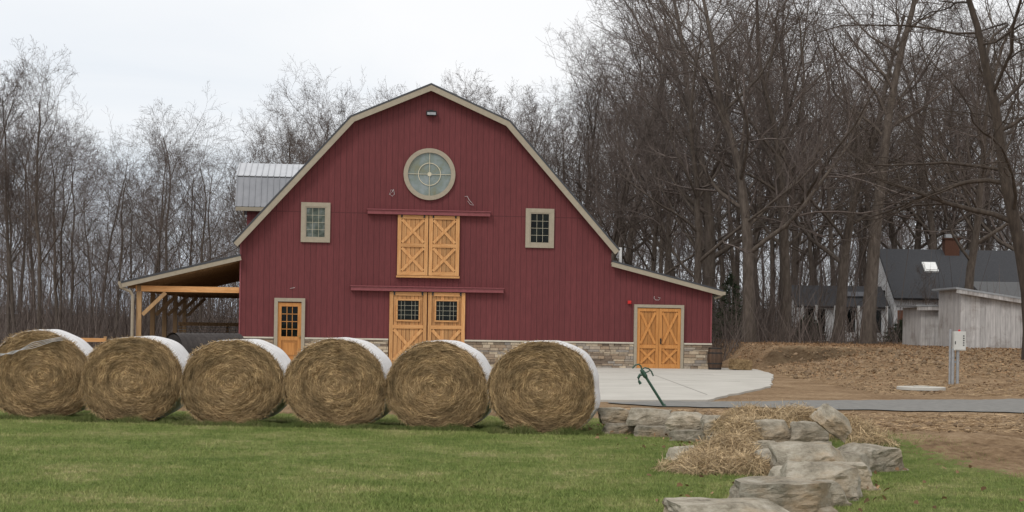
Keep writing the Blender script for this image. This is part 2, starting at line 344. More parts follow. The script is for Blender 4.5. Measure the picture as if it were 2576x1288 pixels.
# ------------------------------------------------------------ barn
BA=math.radians(6); BO=(-9.62,56.15,0)
barn=empty('barn',BO,(0,0,BA))
top(barn,'dark red gambrel barn with cedar doors and stone base','barn')
C=6.62; LEN=17.5; W=13.25; WT=16.95
poly=[(C-6.9,4.30),(C-2.85,8.85),(C,10.09),(C+2.85,8.85),(C+6.9,4.30)]
inn=offs(poly,.14)
def xz(poly,x):
    for (a,b),(c,d) in zip(poly,poly[1:]):
        if a<=x<=c: return b+(d-b)*(x-a)/(c-a)
zw=xz(inn,0.0)
b=MB(); b.prism([(0,.02),(W,.02),(W,zw)]+inn[1:4][::-1]+[(0,zw)],0,LEN); b.obj('wall',M_SIDE,barn)
b=MB(); b.strip(poly,0,.06,-.34,LEN+.3); b.obj('roof',M_ROOFD,barn)
b=MB(); b.strip(poly,.062,.25,-.33,-.29); b.strip(poly,.062,.12,-.288,-.005); b.obj('rake_trim',M_TRIM,barn)
sp=[(W,3.86),(WT+.38,2.86)]
b=MB(); b.prism([(W+.003,.02),(WT,.02),(WT,2.82),(W+.003,3.72)],.004,LEN-1)
wing=b.obj('wing_wall',M_SIDE,barn)
b=MB(); b.strip(sp,-.06,0,-.3,LEN-.8); b.obj('wing_roof',M_ROOFD,wing)
b=MB(); b.strip(sp,.002,.16,-.29,-.25); b.strip(sp,.002,.08,-.248,-.005); b.obj('wing_trim',M_TRIM,wing)
b=MB(); b.box((WT+.40,LEN/2-.5,2.80),(.13,LEN-.4,.12)); b.tube([(WT+.4,-.2,2.76),(WT+.3,-.1,2.68),(WT+.12,-.02,2.62)],.035,6); b.obj('gutter',M_TRIM,wing)
b=MB(); b.box((WT+.01,-.01,1.9),(.05,.06,1.8)); b.obj('corner_trim',M_REDTRIM,barn)
b=MB(); b.box((.0,-.01,2.65),(.05,.05,3.4)); b.obj('corner_trim',M_REDTRIM,barn)
b=MB(); c=MB(); rr=random.Random(3)
for a0,a1 in [(-.03,1.2),(2.3,5.24),(7.95,14.1),(15.95,WT+.03)]:
    b.box(((a0+a1)/2,-.025,.46),(a1-a0,.05,.90),mi=1)
    z=.03
    while z<.90:
        h=rr.choice([.055,.075,.09,.12]); h=min(h,.915-z); x=a0
        while x<a1-.01:
            l=min(rr.uniform(.14,.5),a1-x)
            d=rr.uniform(.035,.075); b.box((x+l/2,-.05-d/2,z+h/2),(l-.012,d,h-.010),rot=(rr.uniform(-.05,.05),0,rr.uniform(-.03,.03)),tint=rr.random(),mi=0)
            x+=l
        z+=h
        if .915-z<.03: break
    c.box(((a0+a1)/2,-.075,.95),(a1-a0,.15,.055))
b.obj('stone_base',[M_STONE,M_MORTAR],barn); c.obj('stone_cap',M_CAP,barn)
def frame(b,w,h,t,y,d,mi=0):
    b.box((-w/2+t/2,y,0),(t,d,h),mi=mi); b.box((w/2-t/2,y,0),(t,d,h),mi=mi)
    b.box((0,y,h/2-t/2),(w-2*t,d,t),mi=mi); b.box((0,y,-h/2+t/2),(w-2*t,d,t),mi=mi)
b=MB(); frame(b,1.03,1.41,.15,-.035,.07); wfr=MB(); frame(wfr,.73,1.11,.04,-.03,.05)
win=b.obj('window',M_TRIM,barn,(C-4.01,-.002,5.06)); win['label']='square grid window with taupe surround'
wfr.obj('sash',M_TRIM,win)
g=MB(); g.box((0,-.012,0),(.65,.012,1.03)); gl=g.obj('glass',M_GLASS,win)
g=MB()
for i in (1,2): g.box((-.32+.64*i/3,-.024,0),(.009,.01,1.02))
for i in (1,2,3): g.box((0,-.0255,-.51+1.02*i/4),(.64,.01,.009))
g.obj('muntin',M_CREAM,win)
w2=copytree(win,(C+4.0,-.002,5.03)); w2.parent=barn
gl.data=gl.data.copy(); gl.data.materials[0]=M_GLASSL  # left pane only: painted reflection instead of plain dark glass
b=MB(); b.disc((0,-.09,0),.925,.09,48,r2=.77); rw=b.obj('round_window',M_TRIM,barn,(C,-.002,6.87))
g=MB(); g.disc((0,-.02,0),.775,.018,48); g.obj('glass',M_RGLASS,rw)
g=MB(); g.disc((0,-.05,0),.41,.02,40,r2=.385); g.disc((0,-.06,0),.075,.03,20)
g.box((0,-.04,0),(.018,.016,1.54)); g.box((0,-.041,0),(1.54,.016,.018)); g.obj('muntin',M_CREAM,rw)
for (a,b0,z) in ((4.44,8.81,5.48),(3.89,9.33,2.75)):
    b=MB(); b.box(((a+b0)/2,-.10,z),(b0-a,.2,.15)); b.box(((a+b0)/2,-.115,z+.085),(b0-a+.04,.26,.03)); b.obj('door_track',M_REDTRIM,barn)
def brace(b,x0,z0,x1,z1,w,y,d,tint=1,mi=0):
    L=math.hypot(x1-x0,z1-z0); a=math.atan2(z1-z0,x1-x0)
    b.box(((x0+x1)/2,y,(z0+z1)/2),(L-w*.9,d,w),rot=(0,-a,0),tint=tint,mi=mi)
def sliding(w,h,seed,xs):
    r=random.Random(seed); b=MB(); n=int(w/.14); pw=w/n
    for i in range(n): b.box((-w/2+pw*(i+.5),-.05,h/2),(pw-.012,.04,h),tint=r.uniform(.66,1.05))
    t=.13; y=-.09;d=.045
    for s_ in(-1,1): b.box((s_*(w/2-t/2-.004),y,h/2),(t,d,h),tint=r.uniform(.88,1.15))
    for z in xs: b.box((0,y-.001,z),(w-2*t-.008,d,t),tint=r.uniform(.88,1.15),mi=1)
    return b,y,d,t,r
def hangers(d_,qs,z):
    for q in qs:
        k=MB(); k.box((q,-.125,z),(.055,.03,.17)); k.tube([(q,-.16,z+.06),(q,-.105,z+.06)],.055,10); k.obj('hanger',M_BLACK,d_)
for i,sx in enumerate((-.56,.56)):
    w=1.095;h=2.14
    b,y,d,t,r=sliding(w,h,11+i,[.065,h/2,h-.065])
    for z0,z1 in((.13,h/2-.065),(h/2+.065,h-.13)):
        brace(b,-w/2+t,z0,w/2-t,z1,.10,y-.004,.034,1.1); brace(b,-w/2+t,z1,w/2-t,z0,.10,y+.002,.032,1.1)
    hangers(b.obj('loft_door',[M_WOOD,M_WOODH],barn,(C+sx,0,3.25)),(-.4,.4),h)
b=MB(); b.box((C,-.08,3.20),(2.26,.12,.07)); b.obj('sill',M_WOODH,barn)
for i,sx in enumerate((-.685,.685)):
    w=1.335;h=2.60
    b,y,d,t,r=sliding(w,h,21+i,[.065,1.36,h-.065,])
    brace(b,-w/2+t,.13,w/2-t,1.295,.11,y-.004,.034,1.1); brace(b,-w/2+t,1.295,w/2-t,.13,.11,y+.002,.032,1.1)
    d_=b.obj('sliding_door',[M_WOOD,M_WOODH],barn,(C+sx,0,.05))
    g=MB(); frame(g,.86,.80,.055,-.095,.07); wi=g.obj('window',M_WOODH,d_,(0,0,1.95))
    g=MB(); g.box((0,-.082,1.95),(.745,.012,.685)); 
    for q in(-2,-1,1,2): g.box((q*.124+0.0,-.092,1.95),(.007,.01,.685),mi=1)
    for q in(-1,0,1): g.box((0,-.0935,q*.17+1.95),(.745,.01,.007),mi=1)
    g.obj('window_pane',[M_GLASS,M_CREAM],d_)
    hangers(d_,(-.5,.5),h-.03)
def doorframe(w,h,t,y=-.06,d=.12):
    b=MB(); b.box((-w/2+t/2,y,h/2),(t,d,h)); b.box((w/2-t/2,y,h/2),(t,d,h)); b.box((0,y-.002,h-t/2),(w-2*t,d,t)); return b
ed=doorframe(1.08,2.33,.125).obj('entry_door',M_TRIM,barn,(1.75,-.003,.03)); ed['label']='stained wood entry door with glass grid'
b=MB(); b.box((-.35,-.04,1.09),(.13,.05,2.16)); b.box((.35,-.04,1.09),(.13,.05,2.16)); b.box((0,-.041,2.1),(.57,.05,.13));b.box((0,-.041,.9),(.57,.05,.14));b.box((0,-.041,.12),(.57,.05,.22)); b.box((0,-.03,.52),(.57,.03,.62),tint=.8); b.box((0,-.04,.53),(.38,.04,.42))
b.obj('leaf',M_STAIN,ed)
g=MB(); g.box((0,-.02,1.5),(.57,.012,1.07))
for q in(-1,1): g.box((q*.095,-.035,1.5),(.022,.03,1.07),mi=1)
for q in(-1,0,1): g.box((0,-.036,1.5+q*.267),(.57,.028,.022),mi=1)
g.obj('window',[M_GLASS,M_STAIN],ed)
g=MB(); g.tube([(.36,-.06,.98),(.36,-.12,.98)],[.03,.035],8); g.obj('handle',M_BRASS,ed)
dd=doorframe(1.83,2.32,.11).obj('double_door',M_TRIM,barn,(15.02,-.003,.03)); dd['label']='stained double door with cross braced panels'
for i,sx in enumerate((-.403,.403)):
    b=MB(); w=.80; r=random.Random(i)
    for q in range(6): b.box((-w/2+w/6*(q+.5),-.03,1.1),(w/6-.008,.04,2.18),tint=r.uniform(.72,.95))
    for s_ in(-1,1): b.box((s_*(w/2-.055),-.07,1.1),(.105,.04,2.18),tint=r.uniform(.95,1.1))
    for z,hh in((.09,.16),(.80,.13),(2.13,.11)): b.box((0,-.071,z),(w-.22,.04,hh),tint=1.05)
    for z0,z1 in((.17,.735),(.865,2.075)):
        brace(b,-w/2+.11,z0,w/2-.11,z1,.085,-.07,.034,1.1); brace(b,-w/2+.11,z1,w/2-.11,z0,.085,-.064,.032,1.1)
    b.obj('leaf',M_STAIN,dd,(sx,0,0))
g=MB(); g.box((.07,-.1,1.0),(.05,.03,.2)); g.tube([(.07,-.11,1.06),(.07,-.16,1.05),(.07,-.16,.95),(.07,-.11,.93)],.014,6); g.obj('handle',M_BLACK,dd)
b=MB(); b.box((0,-.1,0),(.36,.2,.16)); b.box((0,-.2,-.02),(.30,.03,.09),mi=1); b.box((0,-.03,.10),(.14,.06,.06)); b.obj('wall_lamp',[M_BLACK,M_GALV],barn,(C+.03,0,9.04))
b=MB(); b.box((0,-.05,0),(.12,.08,.12)); b.tube([(0,-.09,0),(0,-.11,0)],.04,10); b.obj('fire_alarm',M_RED,barn,(13.93,0,2.42))
def cable(pts,r=.008): 
    b=MB(); b.tube(pts,r,5); return b.obj('loose_cable',M_CABLE,barn)
cable([(5.35,-.02,6.3),(5.3,-.1,6.2),(5.22,-.12,6.12),(5.3,-.1,6.05),(5.38,-.08,6.12),(5.36,-.06,6.25),(5.26,-.06,6.28),(5.2,-.05,6.1)])
cable([(7.9,-.02,6.1),(7.98,-.1,6.12),(8.05,-.12,5.98),(8.15,-.1,5.88),(8.22,-.08,5.8),(8.1,-.05,5.82),(8.0,-.05,5.95)])
cable([(14.85,-.02,2.65),(14.82,-.1,2.58),(14.88,-.1,2.52),(15.0,-.08,2.52),(15.06,-.08,2.6),(14.98,-.05,2.62)])
cable([(1.75,-.02,2.7),(1.85,-.06,2.72),(1.92,-.06,2.74)])
b=MB(); b.tube([(13.75,1.0,3.6),(13.75,1.0,4.45)],.06,10); b.obj('vent_pipe',M_WHITE,barn)
cb=7.4; dp=[(cb-2.35,5.92),(cb-1.75,7.1),(cb,7.75),(cb+1.75,7.1),(cb+2.35,5.92)]
b=MB(); di=offs(dp,.06); b.prism([(cb-2.1,4.6),(cb+2.1,4.6),(cb+2.1,6.2)]+[(a,z) for a,z in di[1:4][::-1]]+[(cb-2.1,6.2)],.02,3.6,axis='x'); dm=b.obj('dormer',M_SIDE,barn,(-.15,0,0))
b=MB(); b.strip(dp,0,.06,-.42,3.5,axis='x')
for q in np.arange(-.4,3.4,.23): b.strip(dp,-.03,.0,q,q+.03,axis='x')
b.obj('dormer_roof',M_ROOFG,dm)
b=MB(); b.strip(dp[1:4],-.062,-.032,-.44,3.4,axis='x')
for q in np.arange(-.4,3.4,.23): b.strip(dp[1:4],-.09,-.064,q,q+.03,axis='x',tint=.8)
b.obj('dormer_roof',M_ROOFL,dm)  # overlay on the upper slopes, painted lighter to imitate sky reflection
b=MB(); b.strip(dp,.062,.2,-.40,-.36,axis='x'); b.box((1.2,cb-2.33,5.83),(3.2,.05,.15)); b.box((1.2,cb-2.22,5.80),(3.2,.18,.04)); b.obj('dormer_trim',M_TRIM,dm)
# porch
pp=[(-4.1,2.84),(0,3.88)]
b=MB(); b.strip(pp,0,.07,-.3,LEN); pr=b.obj('porch_roof',M_ROOFD,barn)
b=MB(); b.strip(pp,.072,.22,-.29,-.25); b.obj('porch_trim',M_TRIM,pr)
b=MB(); b.strip([(-4.0,2.79),(-.02,3.80)],.0,.03,-.24,LEN-.1)
for q in np.arange(.3,LEN,.61): b.strip([(-3.95,2.77),(-.03,3.77)],.0,.16,q,q+.05,tint=.8)
b.obj('porch_rafter',M_POST,pr)
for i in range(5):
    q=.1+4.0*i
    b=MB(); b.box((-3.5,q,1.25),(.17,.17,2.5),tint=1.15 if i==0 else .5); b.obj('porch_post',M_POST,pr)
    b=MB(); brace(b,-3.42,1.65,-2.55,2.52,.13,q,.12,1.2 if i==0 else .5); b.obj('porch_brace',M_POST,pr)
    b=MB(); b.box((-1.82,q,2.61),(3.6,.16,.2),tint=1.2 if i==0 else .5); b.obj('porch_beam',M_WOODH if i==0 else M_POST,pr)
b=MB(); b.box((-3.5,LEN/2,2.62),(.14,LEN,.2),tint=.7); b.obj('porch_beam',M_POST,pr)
b=MB(); b.box((-4.14,LEN/2-.2,2.78),(.13,LEN,.12)); b.tube([(-4.14,-.2,2.76),(-4.1,-.2,2.64),(-3.78,-.16,2.5),(-3.7,-.12,2.35),(-3.7,-.12,.1)],.055,8); b.obj('gutter',M_TRIM,pr)
fn=empty('fence',(-10.9,66,0),(0,0,BA))
b=MB(); b.box((-1.2,0,1.35),(3.4,.09,.14),tint=.7); b.obj('rail',M_POST,fn)
b=MB(); b.box((-1.2,0,.30),(3.4,.06,.1),tint=.7); b.obj('rail',M_POST,fn)
for q in(-2.8,-.9,.45): 
    b=MB(); b.box((q,0.05,.65),(.1,.1,1.3),tint=.7); b.obj('fence_post',M_POST,fn)
b=MB()
for z in np.arange(.45,1.25,.11): b.tube([(-2.9,-.06,z),(.5,-.06,z)],.010,4)
b.obj('wire_mesh',M_GALV,fn)
top(fn,'wooden rail fence with thin wires beside porch','fence')
st=empty('stair_railing',(-13.8,54.2,0),(0,0,BA))
b=MB(); b.box((-.6,0,.80),(1.15,.09,.13)); b.obj('rail',M_WOODH,st)
b=MB(); b.box((-.6,0,.45),(1.15,.05,.09),tint=.8); b.obj('rail',M_WOODH,st)
for q in(-1.13,-.07): 
    b=MB(); b.box((q,.12,.45),(.10,.10,.95)); b.obj('baluster',M_POST,st)
top(st,'pale wooden stair railing beside the porch','railing')
dpz=empty('drain_pipe',(-9.15,47.5,.57),(0,0,math.radians(42)))
b=MB(); pts=[];rad=[]
for i in range(40): pts.append((-1.1+2.2*i/39,0,0)); rad.append(.58+(.02 if i%3==0 else 0))
b.tube(pts,rad,32,cap=False); b.tube([(-1.08,0,0),(1.08,0,0)],.55,28,tint=.6); b.obj('pipe_wall',M_PIPE,dpz,smooth=False)
top(dpz,'large dark corrugated drain pipe lying on its side','pipe')
# ------------------------------------------------------------ strands helper
def strands(P,D,L,Wd,tint,droop=0):
    n=len(P); rv=R.normal(size=(n,3)); S=np.cross(D,rv); S/=np.linalg.norm(S,axis=1,keepdims=True)+1e-9
    a=P-D*(L/2)[:,None]; c=P+D*(L/2)[:,None]; m=P.copy(); m[:,2]+=droop*L
    w=S*(Wd/2)[:,None]
    V=np.concatenate([a[:,None]-w[:,None],a[:,None]+w[:,None],m[:,None]+w[:,None],m[:,None]-w[:,None],c[:,None]+w[:,None]*.5,c[:,None]-w[:,None]*.5],1).reshape(-1,3)
    i=np.arange(n)*6; F=np.concatenate([np.stack([i,i+1,i+2,i+3],1),np.stack([i+3,i+2,i+4,i+5],1)])
    return V,F,np.repeat(tint,6)
# ------------------------------------------------------------ hay bales
def bale(seed,loc,rz,a=.765,h=1.33,label=''):
    r=random.Random(seed); L=1.22; n=96; cz=h/2; root=empty('round_hay_bale',loc,(0,0,rz))
    ph=[r.uniform(0,6.28) for _ in range(6)]
    def out(t,k=1.0):
        e=1+.018*math.sin(2*t+ph[0])+.020*math.sin(3*t+ph[1])+.010*math.sin(5*t+ph[2])+.007*math.sin(11*t+ph[3])
        c,s=math.cos(t),math.sin(t); p=2.15
        q=(abs(c)**p+abs(s)**p)**(-1/p)
        x=a*q*c*e*k; z=cz+(h/2)*q*s*e*k
        if s<0: x*=1+.07*(-s)
        x*=1-.03*s
        return x,max(z,-.02)
    b=MB(); prof=[]
    for j in range(19): k=j/18; prof.append((max(k*.95,0.004),-L/2-.05*(1-k*k)))
    prof+=[(.975,-L/2+.03),(.985,-L/2+.07),(.99,-L/2+.2),(.99,L/2-.2),(.98,L/2-.06),(.93,L/2),(.5,L/2+.02),(.004,L/2+.02)]
    vs=[]
    for k,y in prof:
        for i in range(n):
            t=2*math.pi*i/n; kk=k*(1+.012*mn.noise(Vector((t*9,seed,0)))) if k>.8 and y<0 else k
            x,z=out(t,kk); dy=.04*mn.noise(Vector((x*4,z*4,seed)))+.025*mn.noise(Vector((x*12,z*12,seed)))+.02*mn.noise(Vector((k*26,t*.6,seed))) if y<-L/2+.06 else 0
            vs.append((x,y+dy,z))
    fs=[(j*n+i,j*n+(i+1)%n,(j+1)*n+(i+1)%n,(j+1)*n+i) for j in range(len(prof)-1) for i in range(n)]
    b.add(vs,fs); b.obj('hay_roll',M_HAY,root,smooth=True)
    b=MB(); vs=[]; ys=[-L/2+.02,-L/2+.06]+list(np.linspace(-L/2+.12,L/2-.1,10))+[L/2-.04]
    for j,y in enumerate(ys):
        for i in range(n):
            t=2*math.pi*i/n; k=1.006 if j>1 else (.985,1.0)[j]
            k+=.008*mn.noise(Vector((math.cos(t)*4,math.sin(t)*4,y*5+seed))); x,z=out(t,k)
            yy=y+(.06*mn.noise(Vector((math.cos(t)*5,math.sin(t)*5,seed))) if j<2 else 0)
            vs.append((x,yy,z))
    fs=[(j*n+i,j*n+(i+1)%n,(j+1)*n+(i+1)%n,(j+1)*n+i) for j in range(len(ys)-1) for i in range(n)]
    b.add(vs,fs); b.obj('net_wrap',M_WRAP,root,smooth=True)
    m=14000; t=R.uniform(0,2*np.pi,m); k=np.sqrt(R.uniform(0,1,m))*.97
    X=a*k*np.cos(t); Z=cz+(h/2)*k*np.sin(t); Y=-L/2-.05*(1-k*k)-R.uniform(-.03,.05,m)
    D=np.stack([-np.sin(t)+R.normal(0,.34,m),R.normal(-.05,.22,m),np.cos(t)*.87+R.normal(0,.34,m)],1); D/=np.linalg.norm(D,axis=1,keepdims=True)
    Ls=R.uniform(.04,.16,m)*(.5+.6*k); ok=(Z>0.02)
    cl=np.array([1.0+.7*mn.noise(Vector((kk_*10,t_*1.6,seed+.5)))+.35*mn.noise(Vector((x_*12,z_*12,seed))) for kk_,t_,x_,z_ in zip(k,t,X,Z)])
    V,F,T=strands(np.stack([X,Y,Z],1)[ok],D[ok],Ls[ok],R.uniform(.002,.0048,m)[ok],(R.uniform(.5,1.3,m)*cl.clip(.4,1.3)*(1.2-.3*k))[ok])
    s=npmesh('loose_straw',V,F,M_HAYST,tint=T); s.parent=root
    m=1500; t=R.uniform(0,2*np.pi,m); xz_=np.array([out(q,.985) for q in t]); ok=xz_[:,1]>.05
    D=np.stack([-np.sin(t)*R.choice([-1,1],m)+np.cos(t)*.45,R.normal(-.5,.3,m),np.cos(t)+np.sin(t)*.45+R.normal(0,.3,m)],1); D/=np.linalg.norm(D,axis=1,keepdims=True)
    V,F,T=strands(np.stack([xz_[:,0],np.full(m,-L/2)+R.uniform(-.04,.05,m),xz_[:,1]],1)[ok],D[ok],R.uniform(.04,.16,m)[ok],R.uniform(.003,.0055,m)[ok],R.uniform(.45,1.2,m)[ok])
    s=npmesh('straw_fringe',V,F,M_HAYST,tint=T); s.parent=root
    top(root,label,'hay bale','row of round hay bales'); return root
BL=[(-7.46,25.6,.10,.79,1.40),(-5.88,25.2,.02,.775,1.35),(-4.24,24.85,-.03,.78,1.33),(-2.63,24.75,-.06,.785,1.35),(-1.06,24.6,-.10,.775,1.34),(.53,24.15,-.12,.80,1.38)]
bales=[]
for i,(x,y,rz,a,h) in enumerate(BL):
    lab='round hay bale in white net wrap on the grass'
    if i<1: lab='round hay bale with torn white netting hanging loose'
    bales.append(bale(30+i,(x,y,-.02),rz,a,h,lab))
b=MB()
for q in range(6):
    o_=q*.014
    b.tube([(.74+o_,-.62,.82-o_),(.80,-.79,.66+o_),(.84+o_*2,-1.05,.45),(.93+o_,-1.08,.30-o_),(1.05,-1.10,.17+o_),(1.22+o_,-1.10,.08)],.004,4)
b.obj('torn_net',M_NET,bales[0])
b=MB()
for q in range(4):
    o_=q*.03
    b.tube([(-.72,-.72,.95+o_),(-.4,-.74,1.08-o_*.5),(-.1,-.73,1.13+o_),(.2,-.70,1.24+o_*.5),(.42,-.63,1.27+o_*.7)],.003,4)
b.obj('torn_net',M_NET,bales[0])
# ------------------------------------------------------------ rocks
def rock(seed,x,y,z,w,d,h,rot=(0,0,0),label='rough sandstone block in the garden wall',tint=1.):
    r=random.Random(seed); n=13; vs=[];fs=[]; idx={}
    sk=[r.uniform(-.08,.08) for _ in range(6)]
    planes=[]
    for _ in range(9):
        a=r.uniform(0,6.28); nv=Vector((math.cos(a),math.sin(a),r.choice([0,.2,.35,.8]))).normalized(); planes.append((nv,r.uniform(.95,1.2)))
    def P(u,v,wv):
        p=Vector((u,v,wv)); q=p.normalized()*1.3; m=p.lerp(q,.10)
        nn=mn.noise(p*.9+Vector((seed*3.1,0,0)))*.12+mn.noise(p*2.4+Vector((0,seed,0)))*.09+mn.noise(p*5.5+Vector((0,0,seed)))*.045
        m=Vector((m.x*(1+nn),m.y*(1+nn),m.z*(1+nn*.8)))
        if m.z>-.2:
            for nv,dd in planes:
                e=m.dot(nv)-dd
                if e>0: m=m-nv*e
        m.x+=sk[0]*m.z+sk[1]*m.y; m.y+=sk[2]*m.x; m.z+=sk[3]*m.x+sk[4]*m.y*.6
        return (m.x*w/2,m.y*d/2,m.z*h/2)
    def key(i,j,k):
        if (i,j,k) not in idx: idx[(i,j,k)]=len(vs); vs.append(P(2*i/n-1,2*j/n-1,2*k/n-1))
        return idx[(i,j,k)]
    for i in range(n):
        for j in range(n):
            for a_ in (0,n):
                fs.append((key(i,j,a_),key(i+1,j,a_),key(i+1,j+1,a_),key(i,j+1,a_)))
                fs.append((key(i,a_,j),key(i+1,a_,j),key(i+1,a_,j+1),key(i,a_,j+1)))
                fs.append((key(a_,i,j),key(a_,i+1,j),key(a_,i+1,j+1),key(a_,i,j+1)))
    b=MB(); b.add(vs,fs,tint=tint); o=b.obj('wall_stone',M_ROCK,None,(x,y,z),rot)
    bm=bmesh.new(); bm.from_mesh(o.data); bmesh.ops.recalc_face_normals(bm,faces=bm.faces); bm.to_mesh(o.data); bm.free()
    top(o,label,'stone','stones of the garden retaining wall')
# x,y, top height, bottom height, width, depth, turn
RK=[(1.60,24.1,.36,.13,.50,.5,.1),(2.08,23.7,.38,.13,.60,.5,-.1),(2.56,22.9,.38,.13,.54,.5,-.3),(2.98,22.3,.37,.12,.56,.5,-.2),(3.32,21.6,.34,.10,.50,.5,-.4),
    (1.62,23.85,.15,-.1,.48,.4,.1),(2.08,23.3,.15,-.1,.52,.4,-.2),(2.56,22.5,.15,-.1,.54,.4,-.3),(2.98,21.7,.14,-.1,.52,.4,-.4),
    (3.28,19.9,.46,.16,.46,.45,.2),(3.72,19.8,.45,.14,.46,.45,-.1),(3.12,19.3,.24,-.1,.50,.45,.2),(3.55,19.0,.26,-.1,.52,.5,.1),
    (3.24,17.25,.37,-.1,.80,.75,.12),(4.10,18.4,.28,-.1,.60,.9,.45),(3.74,17.5,.26,-.1,.42,.5,-.2),(2.98,15.3,.33,-.1,.74,.8,-.12),(3.42,16.2,.26,-.1,.48,.6,.2),(2.38,14.0,.29,-.1,.84,.75,.12),(2.86,14.6,.22,-.1,.42,.4,.4),(1.82,12.8,.22,-.12,1.0,.7,.1),
    (2.12,19.2,.17,-.06,.42,.35,.1),(2.86,16.3,.2,-.1,.40,.4,.5),(3.0,18.2,.22,-.1,.44,.5,.3)]
for i,(x,y,zt,z0,w,d,rz) in enumerate(RK): rock(i+1,x,y,(zt+z0)/2,w,d,(zt-z0),(0,0,rz),tint=(.72 if zt<.16 and y>20 else rnd.uniform(.85,1.15)))
rock(77,3.90,19.2,.50,.38,.36,.26,(.3,.6,.4),label='tilted sandstone block lying on top of the wall')
# ------------------------------------------------------------ straw piles
def pile(n,blobs,label):
    P=[];NN=[]; tot=sum(bb[6] for bb in blobs)
    for (cx,cy,cz,rx,ry,rz_,wt) in blobs:
        m=int(n*wt/tot); t=R.uniform(0,2*np.pi,m); k=np.sqrt(R.uniform(0,1,m)); zz=np.sqrt(1-k*k)*rz_*R.uniform(.4,1.15,m)
        kk=k*(1+.28*np.sin(3*t+cx*9)+.14*np.sin(7*t+cy))
        P.append(np.stack([cx+rx*kk*np.cos(t),cy+ry*kk*np.sin(t),cz+zz],1)); NN.append(np.stack([np.cos(t)*k,np.sin(t)*k,-1.1*k],1))
    P=np.concatenate(P); NN=np.concatenate(NN); m=len(P); D=R.normal(size=(m,3))*.8; D[:,2]*=.45; D+=NN*.7; D/=np.linalg.norm(D,axis=1,keepdims=True)
    V,F,T=strands(P,D,R.uniform(.08,.34,m),R.uniform(.003,.006,m),R.uniform(.35,1.25,m),.07)
    o=npmesh('straw_pile',V,F,M_STRAW,tint=T); top(o,label,'straw pile','piles of loose straw')
pile(14000,[(3.15,20.8,.24,.42,.5,.30,2),(3.75,20.9,.24,.5,.5,.30,2),(4.3,20.9,.20,.45,.5,.24,1.3),(2.98,20.1,.28,.26,.3,.20,.8),(4.6,20.3,.12,.3,.4,.14,.4)],'loose straw heap behind the stone wall')
pile(12000,[(2.60,18.8,0,.36,.5,.30,2.2),(2.28,18.0,0,.38,.6,.20,1.8),(2.86,19.6,.05,.26,.5,.40,1),(2.62,17.6,0,.28,.4,.18,.8),(1.98,17.7,0,.3,.4,.09,.4)],'loose straw spilling down over the stone wall')
n=85000; Y=21.5+41*R.uniform(0,1,n)**1.35; X=R.uniform(1.6,22,n); ok=(X/Y<.36)&(flat(X,Y)<.6)&(X>xw(Y)+.3)&(grassamt(X,Y)<.5); X=X[ok];Y=Y[ok]
den=np.array([nse(a,b_,.5,3)+nse(a,b_,2,8)*.5 for a,b_ in zip(X,Y)]); ok=den>R.uniform(-.8,.35,len(X)); X=X[ok];Y=Y[ok]
m=len(X); D=R.normal(size=(m,3)); D[:,2]*=.15; D/=np.linalg.norm(D,axis=1,keepdims=True)
V,F,T=strands(np.stack([X,Y,Hb(X,Y)+.03],1),D,R.uniform(.06,.26,m),R.uniform(.004,.011,m),R.uniform(.45,1.2,m),.05)
o=npmesh('scattered_straw',V,F,M_SCATTER,tint=T); o['kind']='stuff'
def leaves(X,Y,s=1):
    m=len(X); D=R.normal(size=(m,3)); D[:,2]*=.4; D/=np.linalg.norm(D,axis=1,keepdims=True)
    return strands(np.stack([X,Y,Hb(X,Y)+.04],1),D,R.uniform(.03,.07,m)*s,R.uniform(.02,.04,m)*s,R.uniform(.5,1.4,m),.1)
n=3800; Y=R.uniform(12,26,n); X=R.uniform(1.2,7,n); ok=(np.abs(X-xw(Y))<R.exponential(.6,n)+.1)&(R.uniform(0,1,n)<.6)
V1,F1,T1=leaves(X[ok],Y[ok])
n=34000; Y=R.uniform(42,80,n); X=R.uniform(9.3,30,n); ok=(X/Y<.36)&(R.uniform(0,1,n)<sm(48,66,Y)*.85+.14); V2,F2,T2=leaves(X[ok],Y[ok],1.3)
o=npmesh('fallen_leaves',np.concatenate([V1,V2]),np.concatenate([F1,F2+len(V1)]),M_DRYLEAF,tint=np.concatenate([T1,T2])); o['kind']='stuff'
n=7000; Y=21.5+39*R.uniform(0,1,n)**1.1; X=R.uniform(2,20,n); ok=(X/Y<.36)&(flat(X,Y)<.3)&(X>xw(Y)+.4)&(grassamt(X,Y)<.5); X=X[ok];Y=Y[ok]
octv=np.array([(1,0,0),(-1,0,0),(0,1,0),(0,-1,0),(0,0,.8),(0,0,-1)],float); octf=np.array([(0,2,4),(2,1,4),(1,3,4),(3,0,4),(2,0,5),(1,2,5),(3,1,5),(0,3,5)])
m=len(X); s=np.minimum(R.exponential(.018,m)+.012,.08)*np.where(Y>50,1.7,1); VV=(octv[None]*s[:,None,None]*R.uniform(.6,1.3,(m,6,1))); VV+=np.stack([X,Y,Hb(X,Y)+.02],1)[:,None]
o=npmesh('soil_clods',VV.reshape(-1,3),(octf[None]+np.arange(m)[:,None,None]*6).reshape(-1,3),M_CLOD,tint=np.repeat(R.uniform(.6,1.3,m),6)); o['kind']='stuff'
